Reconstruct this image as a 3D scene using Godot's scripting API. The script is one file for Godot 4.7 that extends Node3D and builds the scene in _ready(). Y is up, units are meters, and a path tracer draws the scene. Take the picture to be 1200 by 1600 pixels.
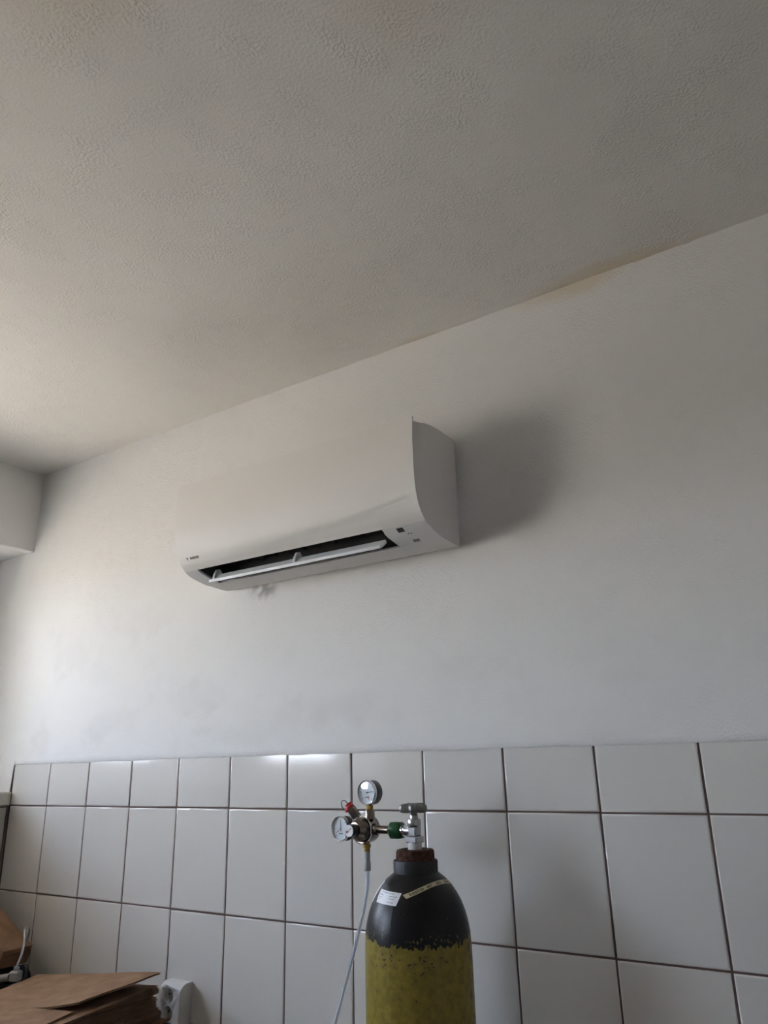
extends Node3D
# A workshop corner: a plastered wall with a tiled dado, an air conditioner, a gas cylinder with its regulator.
# Heights in the builders count from the first full tile joint, which lies H above the floor.

const H := 1.47          # height of the tile joint that is y = 0 in the builders
const CEIL := 1.205      # ceiling above that joint
const ROOM_X := 4.6
const ROOM_Z := 4.6
const TILE_W := 0.203
const TILE_H := 0.2564
const WIN_BOTTOM := 0.043
const WIN_TOP := 0.893
const WIN_A := Vector2(0.0, 0.95)     # the two openings in the left wall, from z to z
const WIN_B := Vector2(1.33, 2.33)

var T := Transform3D.IDENTITY
var M := {}
var rng := RandomNumberGenerator.new()
var noise := FastNoiseLite.new()


func _ready() -> void:
	rng.seed = 7
	noise.seed = 3
	noise.noise_type = FastNoiseLite.TYPE_SIMPLEX_SMOOTH
	# camera
	var cam := Camera3D.new()
	cam.name = "camera"
	cam.position = Vector3(2.553, H + 0.103, 1.578)
	cam.rotation_degrees = Vector3(18.553, 32.808, -1.457)
	cam.fov = 68.643
	cam.near = 0.02
	cam.current = true
	add_child(cam)
	# daylight: hazy sky over a pale sunlit yard, let in by two windows
	var sky_mat := ProceduralSkyMaterial.new()
	sky_mat.sky_top_color = Color(0.66, 0.745, 0.89)
	sky_mat.sky_horizon_color = Color(0.92, 0.955, 1.0)
	sky_mat.sky_curve = 0.25
	sky_mat.ground_bottom_color = Color(0.785, 0.755, 0.715)
	sky_mat.ground_horizon_color = Color(0.83, 0.80, 0.765)
	sky_mat.sun_angle_max = 1.0
	var sky := Sky.new()
	sky.sky_material = sky_mat
	var env := Environment.new()
	env.background_mode = Environment.BG_SKY
	env.sky = sky
	env.background_energy_multiplier = 4.0
	env.tonemap_mode = Environment.TONE_MAPPER_LINEAR
	env.tonemap_exposure = 9.2
	env.sdfgi_enabled = true
	env.ssao_enabled = true
	env.ssil_enabled = true
	var we := WorldEnvironment.new()
	we.name = "environment"
	we.environment = env
	add_child(we)

	make_materials()
	build_walls()
	build_windows()
	build_air_conditioner()
	build_table()
	build_cylinder()
	build_regulator()
	build_socket()
	build_cardboard()
	build_corner_items()


# ---------------------------------------------------------------- helpers

func mat(called: String, c: Color, rough := 0.6, metal := 0.0, spec := 0.5) -> StandardMaterial3D:
	var m := StandardMaterial3D.new()
	m.resource_name = called
	m.albedo_color = c
	m.roughness = rough
	m.metallic = metal
	m.metallic_specular = spec
	return m


func begin() -> SurfaceTool:
	var st := SurfaceTool.new()
	st.begin(Mesh.PRIMITIVE_TRIANGLES)
	st.set_smooth_group(-1)
	return st


func tri(st: SurfaceTool, a: Vector3, b: Vector3, c: Vector3) -> void:   # counter-clockwise seen from outside
	st.add_vertex(T * a)
	st.add_vertex(T * c)
	st.add_vertex(T * b)


func quad(st: SurfaceTool, a: Vector3, b: Vector3, c: Vector3, d: Vector3) -> void:
	tri(st, a, b, c)
	tri(st, a, c, d)


func finish(st: SurfaceTool) -> ArrayMesh:
	st.generate_normals()
	return st.commit()


func part(st: SurfaceTool, called: String, m: Material, parent: Node3D, label := "") -> MeshInstance3D:
	return put(finish(st), called, m, parent, label)


func put(mesh: Mesh, called: String, m: Material, parent: Node3D, label := "") -> MeshInstance3D:
	var o := MeshInstance3D.new()
	o.name = called
	o.mesh = mesh
	o.material_override = null
	if m:
		o.set_surface_override_material(0, m)
	o.cast_shadow = GeometryInstance3D.SHADOW_CASTING_SETTING_ON
	if label:
		o.set_meta("label", label)
	parent.add_child(o, true)
	return o


func thing(called: String, label: String, category: String, at: Vector3, group := "") -> Node3D:
	var o := Node3D.new()
	o.name = called
	o.position = at
	o.set_meta("label", label)
	o.set_meta("category", category)
	if group:
		o.set_meta("group", group)
	add_child(o, true)
	return o


func setting(called: String, label: String, category: String) -> Node3D:
	var o := Node3D.new()
	o.name = called
	o.set_meta("kind", "structure")
	o.set_meta("label", label)
	o.set_meta("category", category)
	add_child(o, true)
	return o


func box(st: SurfaceTool, lo: Vector3, hi: Vector3, b := 0.0) -> void:
	if b <= 0.0:
		var p := []
		for i in 8:
			p.append(Vector3(hi.x if i & 1 else lo.x, hi.y if i & 2 else lo.y, hi.z if i & 4 else lo.z))
		quad(st, p[4], p[5], p[7], p[6])
		quad(st, p[1], p[0], p[2], p[3])
		quad(st, p[5], p[1], p[3], p[7])
		quad(st, p[0], p[4], p[6], p[2])
		quad(st, p[6], p[7], p[3], p[2])
		quad(st, p[0], p[1], p[5], p[4])
		return
	# rounded box: three points per corner, one on each face
	var c := (lo + hi) / 2
	var h := (hi - lo) / 2
	var f := func(sx: float, sy: float, sz: float, axis: int) -> Vector3:
		var s := Vector3(sx, sy, sz)
		var q := h - Vector3(b, b, b)
		q[axis] = h[axis]
		return c + s * q
	for axis in 3:
		var u := (axis + 1) % 3
		var v := (axis + 2) % 3
		for sg in [-1.0, 1.0]:
			var k := []
			for w in [[-1.0, -1.0], [1.0, -1.0], [1.0, 1.0], [-1.0, 1.0]]:
				var s := Vector3.ZERO
				s[axis] = sg
				s[u] = w[0]
				s[v] = w[1]
				k.append(f.call(s.x, s.y, s.z, axis))
			if sg > 0:
				quad(st, k[0], k[1], k[2], k[3])
			else:
				quad(st, k[3], k[2], k[1], k[0])
		# edges along this axis
		for su in [-1.0, 1.0]:
			for sv in [-1.0, 1.0]:
				var s0 := Vector3.ZERO
				s0[u] = su
				s0[v] = sv
				var s1 := s0
				s0[axis] = -1.0
				s1[axis] = 1.0
				var a: Vector3 = f.call(s0.x, s0.y, s0.z, u)
				var bb: Vector3 = f.call(s1.x, s1.y, s1.z, u)
				var cc: Vector3 = f.call(s1.x, s1.y, s1.z, v)
				var d: Vector3 = f.call(s0.x, s0.y, s0.z, v)
				if su * sv > 0:
					quad(st, d, cc, bb, a)
				else:
					quad(st, a, bb, cc, d)
	for sx in [-1.0, 1.0]:
		for sy in [-1.0, 1.0]:
			for sz in [-1.0, 1.0]:
				var a: Vector3 = f.call(sx, sy, sz, 0)
				var bb: Vector3 = f.call(sx, sy, sz, 1)
				var cc: Vector3 = f.call(sx, sy, sz, 2)
				if sx * sy * sz > 0:
					tri(st, a, bb, cc)
				else:
					tri(st, a, cc, bb)


# A profile of (radius, height) from bottom to top turned around the y axis. Bends sharper than 35 degrees stay sharp.
func lathe(st: SurfaceTool, prof: Array, seg := 32, uv_from := 0.0, uv_to := 0.0) -> void:
	var group := 1
	for i in prof.size() - 1:
		var a: Vector2 = prof[i]
		var b: Vector2 = prof[i + 1]
		if i > 0 and absf((b - a).angle_to(a - prof[i - 1])) > 0.6:
			group += 1
		st.set_smooth_group(group)
		for k in seg:
			var t0 := TAU * k / seg
			var t1 := TAU * (k + 1) / seg
			var pts := [[a, t0], [a, t1], [b, t1], [b, t0]]
			for n in [0, 2, 1, 0, 3, 2]:
				var p: Vector2 = pts[n][0]
				var t: float = pts[n][1]
				if n == 3 and p.x < 1e-6:
					continue
				if uv_to != uv_from:
					st.set_uv(Vector2(t / TAU, (p.y - uv_from) / (uv_to - uv_from)))
				st.add_vertex(T * Vector3(p.x * sin(t), p.y, p.x * cos(t)))
			if b.x < 1e-6:   # the triangle cut short above
				st.add_vertex(T * Vector3(0, b.y, 0))


func lathe_part(prof: Array, called: String, m: Material, parent: Node3D, seg := 32, label := "") -> MeshInstance3D:
	var st := begin()
	lathe(st, prof, seg)
	return part(st, called, m, parent, label)


# The outline (counter-clockwise) in the plane of x and y, pushed from z0 to z1.
func extrude(st: SurfaceTool, outline: PackedVector2Array, z0: float, z1: float, soft := false) -> void:
	st.set_smooth_group(-1)
	var idx := Geometry2D.triangulate_polygon(outline)
	for i in range(0, idx.size(), 3):
		var a := outline[idx[i]]
		var b := outline[idx[i + 1]]
		var c := outline[idx[i + 2]]
		if (b - a).cross(c - a) < 0:
			var w := b
			b = c
			c = w
		tri(st, Vector3(a.x, a.y, z1), Vector3(b.x, b.y, z1), Vector3(c.x, c.y, z1))
		tri(st, Vector3(a.x, a.y, z0), Vector3(c.x, c.y, z0), Vector3(b.x, b.y, z0))
	var g := 40
	for i in outline.size():
		var a := outline[i]
		var b := outline[(i + 1) % outline.size()]
		if soft:
			if absf((b - a).angle_to(a - outline[i - 1])) > 0.5:
				g += 1
			st.set_smooth_group(g)
		quad(st, Vector3(a.x, a.y, z0), Vector3(b.x, b.y, z0), Vector3(b.x, b.y, z1), Vector3(a.x, a.y, z1))
	st.set_smooth_group(-1)


func tube(st: SurfaceTool, pts: Array, r: float, seg := 12, closed := false) -> void:
	var rings := []
	var n := pts.size()
	var side := Vector3.ZERO
	for i in n:
		var d: Vector3
		if closed:
			d = (pts[(i + 1) % n] - pts[(i - 1 + n) % n]).normalized()
		else:
			d = (pts[mini(i + 1, n - 1)] - pts[maxi(i - 1, 0)]).normalized()
		if side == Vector3.ZERO:
			side = d.cross(Vector3.UP if absf(d.y) < 0.9 else Vector3.RIGHT).normalized()
		side = (side - d * side.dot(d)).normalized()
		var up := d.cross(side)
		var ring := []
		for k in seg:
			var t := TAU * k / seg
			ring.append(pts[i] + (side * cos(t) + up * sin(t)) * r)
		rings.append(ring)
	st.set_smooth_group(1)
	for i in (n if closed else n - 1):
		var p: Array = rings[i]
		var q: Array = rings[(i + 1) % n]
		for k in seg:
			quad(st, p[k], p[(k + 1) % seg], q[(k + 1) % seg], q[k])
	st.set_smooth_group(-1)
	if not closed:
		for k in range(1, seg - 1):
			tri(st, rings[0][0], rings[0][k + 1], rings[0][k])
			tri(st, rings[n - 1][0], rings[n - 1][k], rings[n - 1][k + 1])


func smooth_path(ctrl: Array, steps := 8) -> Array:
	var out := []
	for i in ctrl.size() - 1:
		var a: Vector3 = ctrl[maxi(i - 1, 0)]
		var b: Vector3 = ctrl[i]
		var c: Vector3 = ctrl[i + 1]
		var d: Vector3 = ctrl[mini(i + 2, ctrl.size() - 1)]
		for k in steps:
			out.append(b.cubic_interpolate(c, a, d, float(k) / steps))
	out.append(ctrl[-1])
	return out


func turned(axis_from: Vector3, to: Vector3, at: Vector3) -> Transform3D:   # turns one direction into another and moves
	return Transform3D(Basis(Quaternion(axis_from, to.normalized())), at)


# ---------------------------------------------------------------- materials

func height_image(n: int, fine: float, patchy: float, sd: int) -> ImageTexture:
	var f := FastNoiseLite.new()
	f.seed = sd
	f.noise_type = FastNoiseLite.TYPE_SIMPLEX_SMOOTH
	f.frequency = fine
	f.fractal_octaves = 3
	var p := FastNoiseLite.new()
	p.seed = sd + 1
	p.noise_type = FastNoiseLite.TYPE_SIMPLEX_SMOOTH
	p.frequency = patchy
	p.fractal_octaves = 3
	var a := f.get_seamless_image(n, n, false, false, 0.15).get_data()
	var b := p.get_seamless_image(n, n, false, false, 0.15).get_data()
	var out := PackedFloat32Array()
	out.resize(n * n)
	for i in n * n:
		var w := b[i] / 255.0
		out[i] = (a[i] / 255.0) * (0.45 + 0.55 * smoothstep(0.35, 0.75, w)) + 0.15 * w
	return ImageTexture.create_from_image(Image.create_from_data(n, n, false, Image.FORMAT_RF, out.to_byte_array()))


func tone_image(n: int, freq: float, lo: Color, hi: Color, sd: int, octaves := 4) -> NoiseTexture2D:
	var f := FastNoiseLite.new()
	f.seed = sd
	f.noise_type = FastNoiseLite.TYPE_SIMPLEX_SMOOTH
	f.frequency = freq
	f.fractal_octaves = octaves
	var t := NoiseTexture2D.new()
	t.width = n
	t.height = n
	t.seamless = true
	t.noise = f
	var g := Gradient.new()
	g.set_color(0, lo)
	g.set_color(1, hi)
	g.set_offset(0, 0.25)
	g.set_offset(1, 0.75)
	t.color_ramp = g
	return t


func make_materials() -> void:
	var plaster := mat("plaster", Color(0.93, 0.925, 0.915), 0.92, 0.0, 0.3)
	plaster.uv1_scale = Vector3(1.15, 1.15, 1.15)
	plaster.heightmap_enabled = true
	plaster.heightmap_texture = height_image(1024, 0.12, 0.009, 5)
	plaster.heightmap_scale = 0.10
	plaster.vertex_color_use_as_albedo = true
	M.plaster = plaster
	M.plain = mat("plain_plaster", Color(0.93, 0.925, 0.915), 0.92, 0.0, 0.3)
	var ceil_m: StandardMaterial3D = plaster.duplicate()
	ceil_m.resource_name = "ceiling_plaster"
	ceil_m.albedo_color = Color(0.92, 0.91, 0.895)
	ceil_m.heightmap_texture = height_image(1024, 0.11, 0.007, 15)
	ceil_m.heightmap_scale = 0.13
	M.ceiling = ceil_m
	M.tile = []
	for k in 4:
		var t := mat("glazed_tile", [Color(0.838, 0.824, 0.800), Color(0.830, 0.818, 0.797), Color(0.842, 0.826, 0.798), Color(0.832, 0.822, 0.804)][k], 0.10, 0.0, 0.5)
		M.tile.append(t)
	M.grout = mat("grout", Color(0.39, 0.325, 0.305), 0.95, 0.0, 0.2)
	M.concrete = mat("concrete", Color(0.62, 0.60, 0.57), 0.9)
	var fl := mat("floor_terrazzo", Color(0.56, 0.53, 0.50), 0.5)
	fl.uv1_triplanar = true
	fl.uv1_world_triplanar = true
	fl.albedo_texture = tone_image(256, 0.06, Color(0.8, 0.8, 0.8), Color(1, 1, 1), 9, 4)
	M.floor = fl
	M.sill = mat("painted_sill", Color(0.80, 0.78, 0.73), 0.5)
	M.pvc = mat("white_pvc", Color(0.90, 0.90, 0.89), 0.35)
	var glass := mat("window_glass", Color(1, 1, 1, 0.04), 0.02)
	glass.transparency = BaseMaterial3D.TRANSPARENCY_ALPHA
	M.glass = glass
	M.ac_white = mat("ac_white_plastic", Color(0.865, 0.857, 0.845), 0.50, 0.0, 0.45)
	M.ac_trim = mat("ac_grey_white_plastic", Color(0.85, 0.85, 0.845), 0.45, 0.0, 0.45)
	M.ac_dark = mat("ac_dark_interior", Color(0.10, 0.105, 0.13), 0.6)
	M.ac_flap = mat("ac_flap_plastic", Color(0.86, 0.87, 0.88), 0.35)
	M.ac_grey = mat("ac_grey_flap_back", Color(0.55, 0.56, 0.58), 0.4)
	M.print_grey = mat("grey_print", Color(0.42, 0.43, 0.45), 0.6)
	M.display = mat("display_window", Color(0.20, 0.20, 0.23), 0.2)
	M.galvanised = mat("galvanised_steel", Color(0.74, 0.75, 0.76), 0.45, 0.8)
	M.steel = mat("zinc_plated_steel", Color(0.66, 0.67, 0.68), 0.27, 0.9)
	M.cast = mat("cast_grey_metal", Color(0.50, 0.50, 0.49), 0.42, 0.75)
	M.nickel = mat("nickel_plated_brass", Color(0.50, 0.46, 0.425), 0.24, 1.0)
	M.chrome = mat("chrome", Color(0.85, 0.86, 0.87), 0.12, 1.0)
	M.brass = mat("brass", Color(0.60, 0.48, 0.26), 0.35, 0.9)
	M.green = mat("green_plastic", Color(0.07, 0.27, 0.12), 0.35)
	M.red = mat("red_plastic", Color(0.72, 0.06, 0.10), 0.4)
	M.black = mat("black_plastic", Color(0.075, 0.08, 0.10), 0.4)
	M.dial = mat("dial_face", Color(0.82, 0.85, 0.88), 0.6)
	M.dark_print = mat("dark_print", Color(0.12, 0.12, 0.15), 0.7)
	M.white_print = mat("white_sticker", Color(0.88, 0.88, 0.87), 0.5)
	M.ptfe = mat("white_sealing_tape", Color(0.80, 0.80, 0.80), 0.6)
	var lens := mat("gauge_glass", Color(1, 1, 1, 0.05), 0.03)
	lens.transparency = BaseMaterial3D.TRANSPARENCY_ALPHA
	M.lens = lens
	var rust := mat("rust", Color(0.35, 0.25, 0.20), 0.9, 0.0, 0.3)
	rust.uv1_triplanar = true
	rust.uv1_scale = Vector3(9, 9, 9)
	rust.albedo_texture = tone_image(256, 0.03, Color(0.55, 0.5, 0.5), Color(1, 1, 1), 31, 5)



	rust.uv1_triplanar_sharpness = 1.0
	M.rust = rust
	var neck := mat("chipped_black_paint", Color(0.12, 0.125, 0.15), 0.55)
	neck.uv1_triplanar = true
	neck.uv1_scale = Vector3(8, 8, 8)
	neck.albedo_texture = tone_image(256, 0.05, Color(0.45, 0.45, 0.5), Color(1, 1, 1), 41, 4)
	neck.uv1_triplanar_sharpness = 1.0
	M.neck = neck
	var hose := mat("clear_hose", Color(0.90, 0.92, 0.97, 0.32), 0.10)
	hose.transparency = BaseMaterial3D.TRANSPARENCY_ALPHA
	M.hose = hose
	M.bore = mat("hose_bore", Color(0.76, 0.79, 0.85), 0.4)
	M.card = []
	for k in 4:
		var c := mat("cardboard", [Color(0.59, 0.47, 0.375), Color(0.56, 0.445, 0.355), Color(0.61, 0.49, 0.385), Color(0.54, 0.43, 0.345)][k], 0.9, 0.0, 0.25)
		c.uv1_triplanar = true
		c.uv1_scale = Vector3(2, 2, 2)
		c.albedo_texture = tone_image(256, 0.03, Color(0.90, 0.89, 0.88), Color(1, 1, 1), 51 + k, 5)
		M.card.append(c)
	var wood := mat("table_wood", Color(0.42, 0.29, 0.21), 0.6)
	wood.uv1_triplanar = true
	wood.uv1_scale = Vector3(0.6, 4, 6)
	wood.albedo_texture = tone_image(256, 0.03, Color(0.7, 0.68, 0.66), Color(1, 1, 1), 61, 4)
	M.wood = wood
	M.leg = mat("table_steel", Color(0.25, 0.25, 0.27), 0.5, 0.6)
	M.socket = mat("socket_white_plastic", Color(0.83, 0.825, 0.81), 0.35)
	M.socket_well = mat("socket_well_plastic", Color(0.78, 0.775, 0.76), 0.4)
	M.pipe = mat("grey_pipe", Color(0.62, 0.62, 0.61), 0.4)


# ---------------------------------------------------------------- the room

const SCUFFS := [[0.26, 0.49, 0.138, 0.0805, 0.05], [0.50, 0.245, 0.1495, 0.0575, 0.05], [0.66, 0.56, 0.184, 0.0575, 0.03], [0.86, 0.30, 0.1495, 0.0575, 0.045], [1.07, 0.19, 0.184, 0.04025, 0.04], [1.20, 0.22, 0.092, 0.046, 0.05], [1.42, 0.245, 0.1495, 0.05175, 0.055], [0.14, 0.20, 0.069, 0.0575, 0.05], [0.40, 0.40, 0.115, 0.0575, 0.035], [1.75, 0.30, 0.115, 0.0575, 0.025], [2.20, 0.52, 0.138, 0.069, 0.025], [3.0, 0.4, 0.23, 0.092, 0.04]]   # x, y, half width, half height, strength


# wear and damp on the plaster of the long wall: x along, y up; a linear base colour
func wall_tint(x: float, y: float) -> Color:
	var c := Color(0.88, 0.88, 0.88)
	# grey scuffs where hands and goods have rubbed the wall, each with its own ragged outline
	var n := 0.6 * noise.get_noise_2d(x * 420, y * 520) + 0.45 * noise.get_noise_2d(x * 1300 + 50, y * 1500)
	var scuff := 0.0
	for p in SCUFFS:
		var q := Vector2((x - p[0]) / p[2], (y - p[1]) / p[3]).length() - 0.9 * n
		scuff = maxf(scuff, p[4] * smoothstep(1.15, 0.3, q))
	scuff += 0.02 * smoothstep(0.1, 0.4, n)      # small marks all over the wall
	c = c * (1.0 - scuff)
	# black mould under the air conditioner
	var m := Vector2((x - 1.125) / 0.075, (y - 0.588) / 0.045).length()
	var g := smoothstep(-0.1, 0.5, noise.get_noise_2d(x * 3600, y * 2600) + 0.25) * smoothstep(1.0, 0.25, m)
	c = c * (1.0 - 0.55 * g)
	# yellow damp mark under the ceiling
	var d := Vector2((x - 2.09) / 0.17, (y - 1.205) / 0.05).length() + 0.35 * noise.get_noise_2d(x * 700, y * 900)
	c = c.lerp(Color(0.78, 0.66, 0.46), 0.5 * smoothstep(1.0, 0.3, d))
	c.a = 1.0
	return c


func ceiling_tint(x: float, z: float) -> Color:
	var c := Color(0.86, 0.855, 0.845)
	var n := noise.get_noise_2d(x * 120 + 900, z * 150)
	c = c * (1.0 - 0.05 * smoothstep(0.0, 0.6, n))
	for s in [[2.2, 0.0, 0.26, 0.06, 0.55], [1.66, 0.0, 0.10, 0.035, 0.45], [1.75, 1.15, 0.30, 0.14, 0.22], [2.12, 0.83, 0.16, 0.1, 0.22]]:
		var d := Vector2((x - s[0]) / s[2], (z - s[1]) / s[3]).length() + 0.5 * noise.get_noise_2d(x * 600, z * 800)
		c = c.lerp(Color(0.73, 0.63, 0.43), s[4] * smoothstep(1.0, 0.2, d))
	c.a = 1.0
	return c


func build_walls() -> void:
	# --- the long wall with the air conditioner
	var wf := setting("wall_front", "white plastered wall above a dado of pale glazed tiles", "wall")
	T = Transform3D(Basis(), Vector3(0, H, 0))
	var st := begin()
	box(st, Vector3(-0.36, -H - 0.2, -0.3), Vector3(ROOM_X + 0.25, CEIL + 0.2, -0.012))
	part(st, "masonry", M.concrete, wf)
	st = begin()
	box(st, Vector3(-0.01, -H, -0.012), Vector3(ROOM_X, 0.15, -0.0024))
	part(st, "grout", M.grout, wf)
	# plaster skin: its lower edge laps raggedly over the topmost tiles
	st = begin()
	st.set_smooth_group(1)
	var nx := 400
	var ny := 96
	var x0 := -0.36
	var x1 := ROOM_X
	var P := []
	for i in nx + 1:
		var x := lerpf(x0, x1, pow(float(i) / nx, 1.15))
		var edge := 0.1285 + 0.0022 * sin(x * 1.5 + 0.2) + 0.0014 * noise.get_noise_1d(x * 900) + 0.0022 * noise.get_noise_1d(x * 240 + 40)
		if x < 0.0:
			edge = 0.03
		var col := []
		for j in ny + 1:
			var f := float(j) / ny
			var y := lerpf(edge, CEIL + 0.02, f * f * 0.35 + f * 0.65)
			var z := 0.0040 + 0.0011 * noise.get_noise_2d(x * 170, y * 170) + 0.0007 * noise.get_noise_2d(x * 900, y * 900)
			if j == 0:
				z = 0.0010
			elif j == 1:
				z = 0.0028 + 0.0012 * noise.get_noise_1d(x * 1300)
				y = edge + 0.0025
			col.append(Vector3(x, y, z))
		P.append(col)
	for i in nx:
		for j in ny:
			var qd := [P[i][j], P[i + 1][j], P[i + 1][j + 1], P[i][j + 1]]
			for k in [0, 2, 1, 0, 3, 2]:
				st.set_color(wall_tint(qd[k].x, qd[k].y))
				st.set_uv(Vector2(qd[k].x, -qd[k].y))
				st.add_vertex(T * qd[k])
	part(st, "plaster", M.plaster, wf)
	# tiles of the dado
	var full := tile_mesh(TILE_W - 0.0040, TILE_H - 0.0040)
	var cut := tile_mesh(TILE_W - 0.0040, 0.139)
	var cols := int(floor(ROOM_X / TILE_W))
	for i in cols:
		for r in 6:
			var o: MeshInstance3D
			if r == 0:
				o = put(cut, "tile", M.tile[rng.randi() % 4], wf)
				o.position = Vector3((i + 0.5) * TILE_W, H + 0.0020 + 0.0695, 0)
			else:
				o = put(full, "tile", M.tile[rng.randi() % 4], wf)
				o.position = Vector3((i + 0.5) * TILE_W, H - (r - 0.5) * TILE_H, 0)
			o.rotation = Vector3(rng.randfn(0, 0.0013), rng.randfn(0, 0.0013), rng.randfn(0, 0.0008))
			o.position += Vector3(rng.randfn(0, 0.0003), rng.randfn(0, 0.0003), 0)
	# --- ceiling
	var ce := setting("ceiling", "white roller-stippled plaster ceiling with a yellow damp mark along the wall", "ceiling")
	st = begin()
	box(st, Vector3(-0.36, CEIL + 0.012, -0.3), Vector3(ROOM_X + 0.25, CEIL + 0.22, ROOM_Z + 0.25))
	part(st, "slab", M.concrete, ce)
	st = begin()
	st.set_smooth_group(1)
	var n1 := 210
	var n2 := 150
	P = []
	for i in n1 + 1:
		var col := []
		for j in n2 + 1:
			var x := lerpf(-0.04, ROOM_X, float(i) / n1)
			var z := lerpf(0.0, ROOM_Z, pow(float(j) / n2, 1.6))
			var y := CEIL + 0.0016 * noise.get_noise_2d(x * 160 + 70, z * 160) + 0.0009 * noise.get_noise_2d(x * 800, z * 800)
			if z < 0.02:   # torn paint along the corner
				y -= 0.004 * maxf(0.0, noise.get_noise_1d(x * 1400 + 9)) * smoothstep(1.3, 2.0, x)
			col.append(Vector3(x, y, z))
		P.append(col)
	for i in n1:
		for j in n2:
			var qd := [P[i][j], P[i + 1][j], P[i + 1][j + 1], P[i][j + 1]]
			for k in [0, 2, 1, 0, 3, 2]:   # faces down
				st.set_color(ceiling_tint(qd[k].x, qd[k].z))
				st.set_uv(Vector2(qd[k].x, qd[k].z))
				st.add_vertex(T * qd[k])
	part(st, "plaster", M.ceiling, ce)
	# --- wall with the windows
	var wl := setting("wall_left", "white wall with two window openings over a tiled dado", "wall")
	st = begin()
	box(st, Vector3(-0.36, WIN_TOP, 0.001), Vector3(-0.04, CEIL + 0.01, ROOM_Z), 0.004)
	box(st, Vector3(-0.36, -0.01, WIN_A.y), Vector3(-0.04, WIN_TOP + 0.005, WIN_B.x), 0.004)
	box(st, Vector3(-0.36, -0.01, WIN_B.y), Vector3(-0.04, WIN_TOP + 0.005, ROOM_Z), 0.004)
	part(st, "plaster", M.plain, wl)
	st = begin()
	box(st, Vector3(-0.36, -H - 0.2, -0.001), Vector3(-0.024, -0.004, ROOM_Z))
	part(st, "masonry", M.concrete, wl)
	st = begin()
	box(st, Vector3(-0.024, -H, 0.0), Vector3(-0.0136, -0.003, ROOM_Z))
	part(st, "grout", M.grout, wl)
	for i in 12:
		for r in range(1, 6):
			var o := put(full, "tile", M.tile[rng.randi() % 4], wl)
			o.rotation.y = PI / 2
			o.position = Vector3(-0.012, H - (r - 0.5) * TILE_H - 0.004, (i + 0.5) * TILE_W)
	# eave slab out of view, added to darken the lower tiles by blocking high sky
	var ev := setting("added_eave_1", "added unseen eave slab above the two windows that blocks high sky light", "eave")
	st = begin()
	box(st, Vector3(-1.0, CEIL + 0.0, -1.0), Vector3(-0.36, CEIL + 0.12, ROOM_Z + 0.25))
	part(st, "slab", M.concrete, ev)
	# --- the rest of the room
	var wr := setting("wall_right", "plain white plastered wall", "wall")
	st = begin()
	box(st, Vector3(ROOM_X, -H - 0.2, 0.0), Vector3(ROOM_X + 0.25, CEIL + 0.01, ROOM_Z))
	part(st, "plaster", M.plain, wr)
	var wb := setting("wall_back", "plain white plastered wall", "wall")
	st = begin()
	box(st, Vector3(-0.36, -H - 0.2, ROOM_Z), Vector3(ROOM_X + 0.25, CEIL + 0.01, ROOM_Z + 0.25))
	part(st, "plaster", M.plain, wb)
	var fo := setting("floor", "plain grey floor", "floor")
	st = begin()
	box(st, Vector3(-0.3, -H - 0.2, -0.2), Vector3(ROOM_X + 0.2, -H, ROOM_Z + 0.2))
	part(st, "slab", M.floor, fo)
	T = Transform3D.IDENTITY


# a tile with a glazed rounded rim, its face at z = 0
func tile_mesh(w: float, h: float) -> ArrayMesh:
	var keep := T
	T = Transform3D.IDENTITY
	var st := begin()
	st.set_smooth_group(1)
	var ins := [[0.0, -0.0085], [0.0, -0.0022], [0.0007, -0.0010], [0.0018, -0.0003], [0.0034, 0.0]]
	var rings := []
	for q in ins:
		var a: float = w / 2 - q[0]
		var b: float = h / 2 - q[0]
		rings.append([Vector3(-a, -b, q[1]), Vector3(a, -b, q[1]), Vector3(a, b, q[1]), Vector3(-a, b, q[1])])
	for k in 4:
		st.set_smooth_group(1 if k else 2)
		for e in 4:
			quad(st, rings[k][e], rings[k][(e + 1) % 4], rings[k + 1][(e + 1) % 4], rings[k + 1][e])
	st.set_smooth_group(3)
	quad(st, rings[4][0], rings[4][1], rings[4][2], rings[4][3])
	var m := finish(st)
	T = keep
	return m


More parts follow.
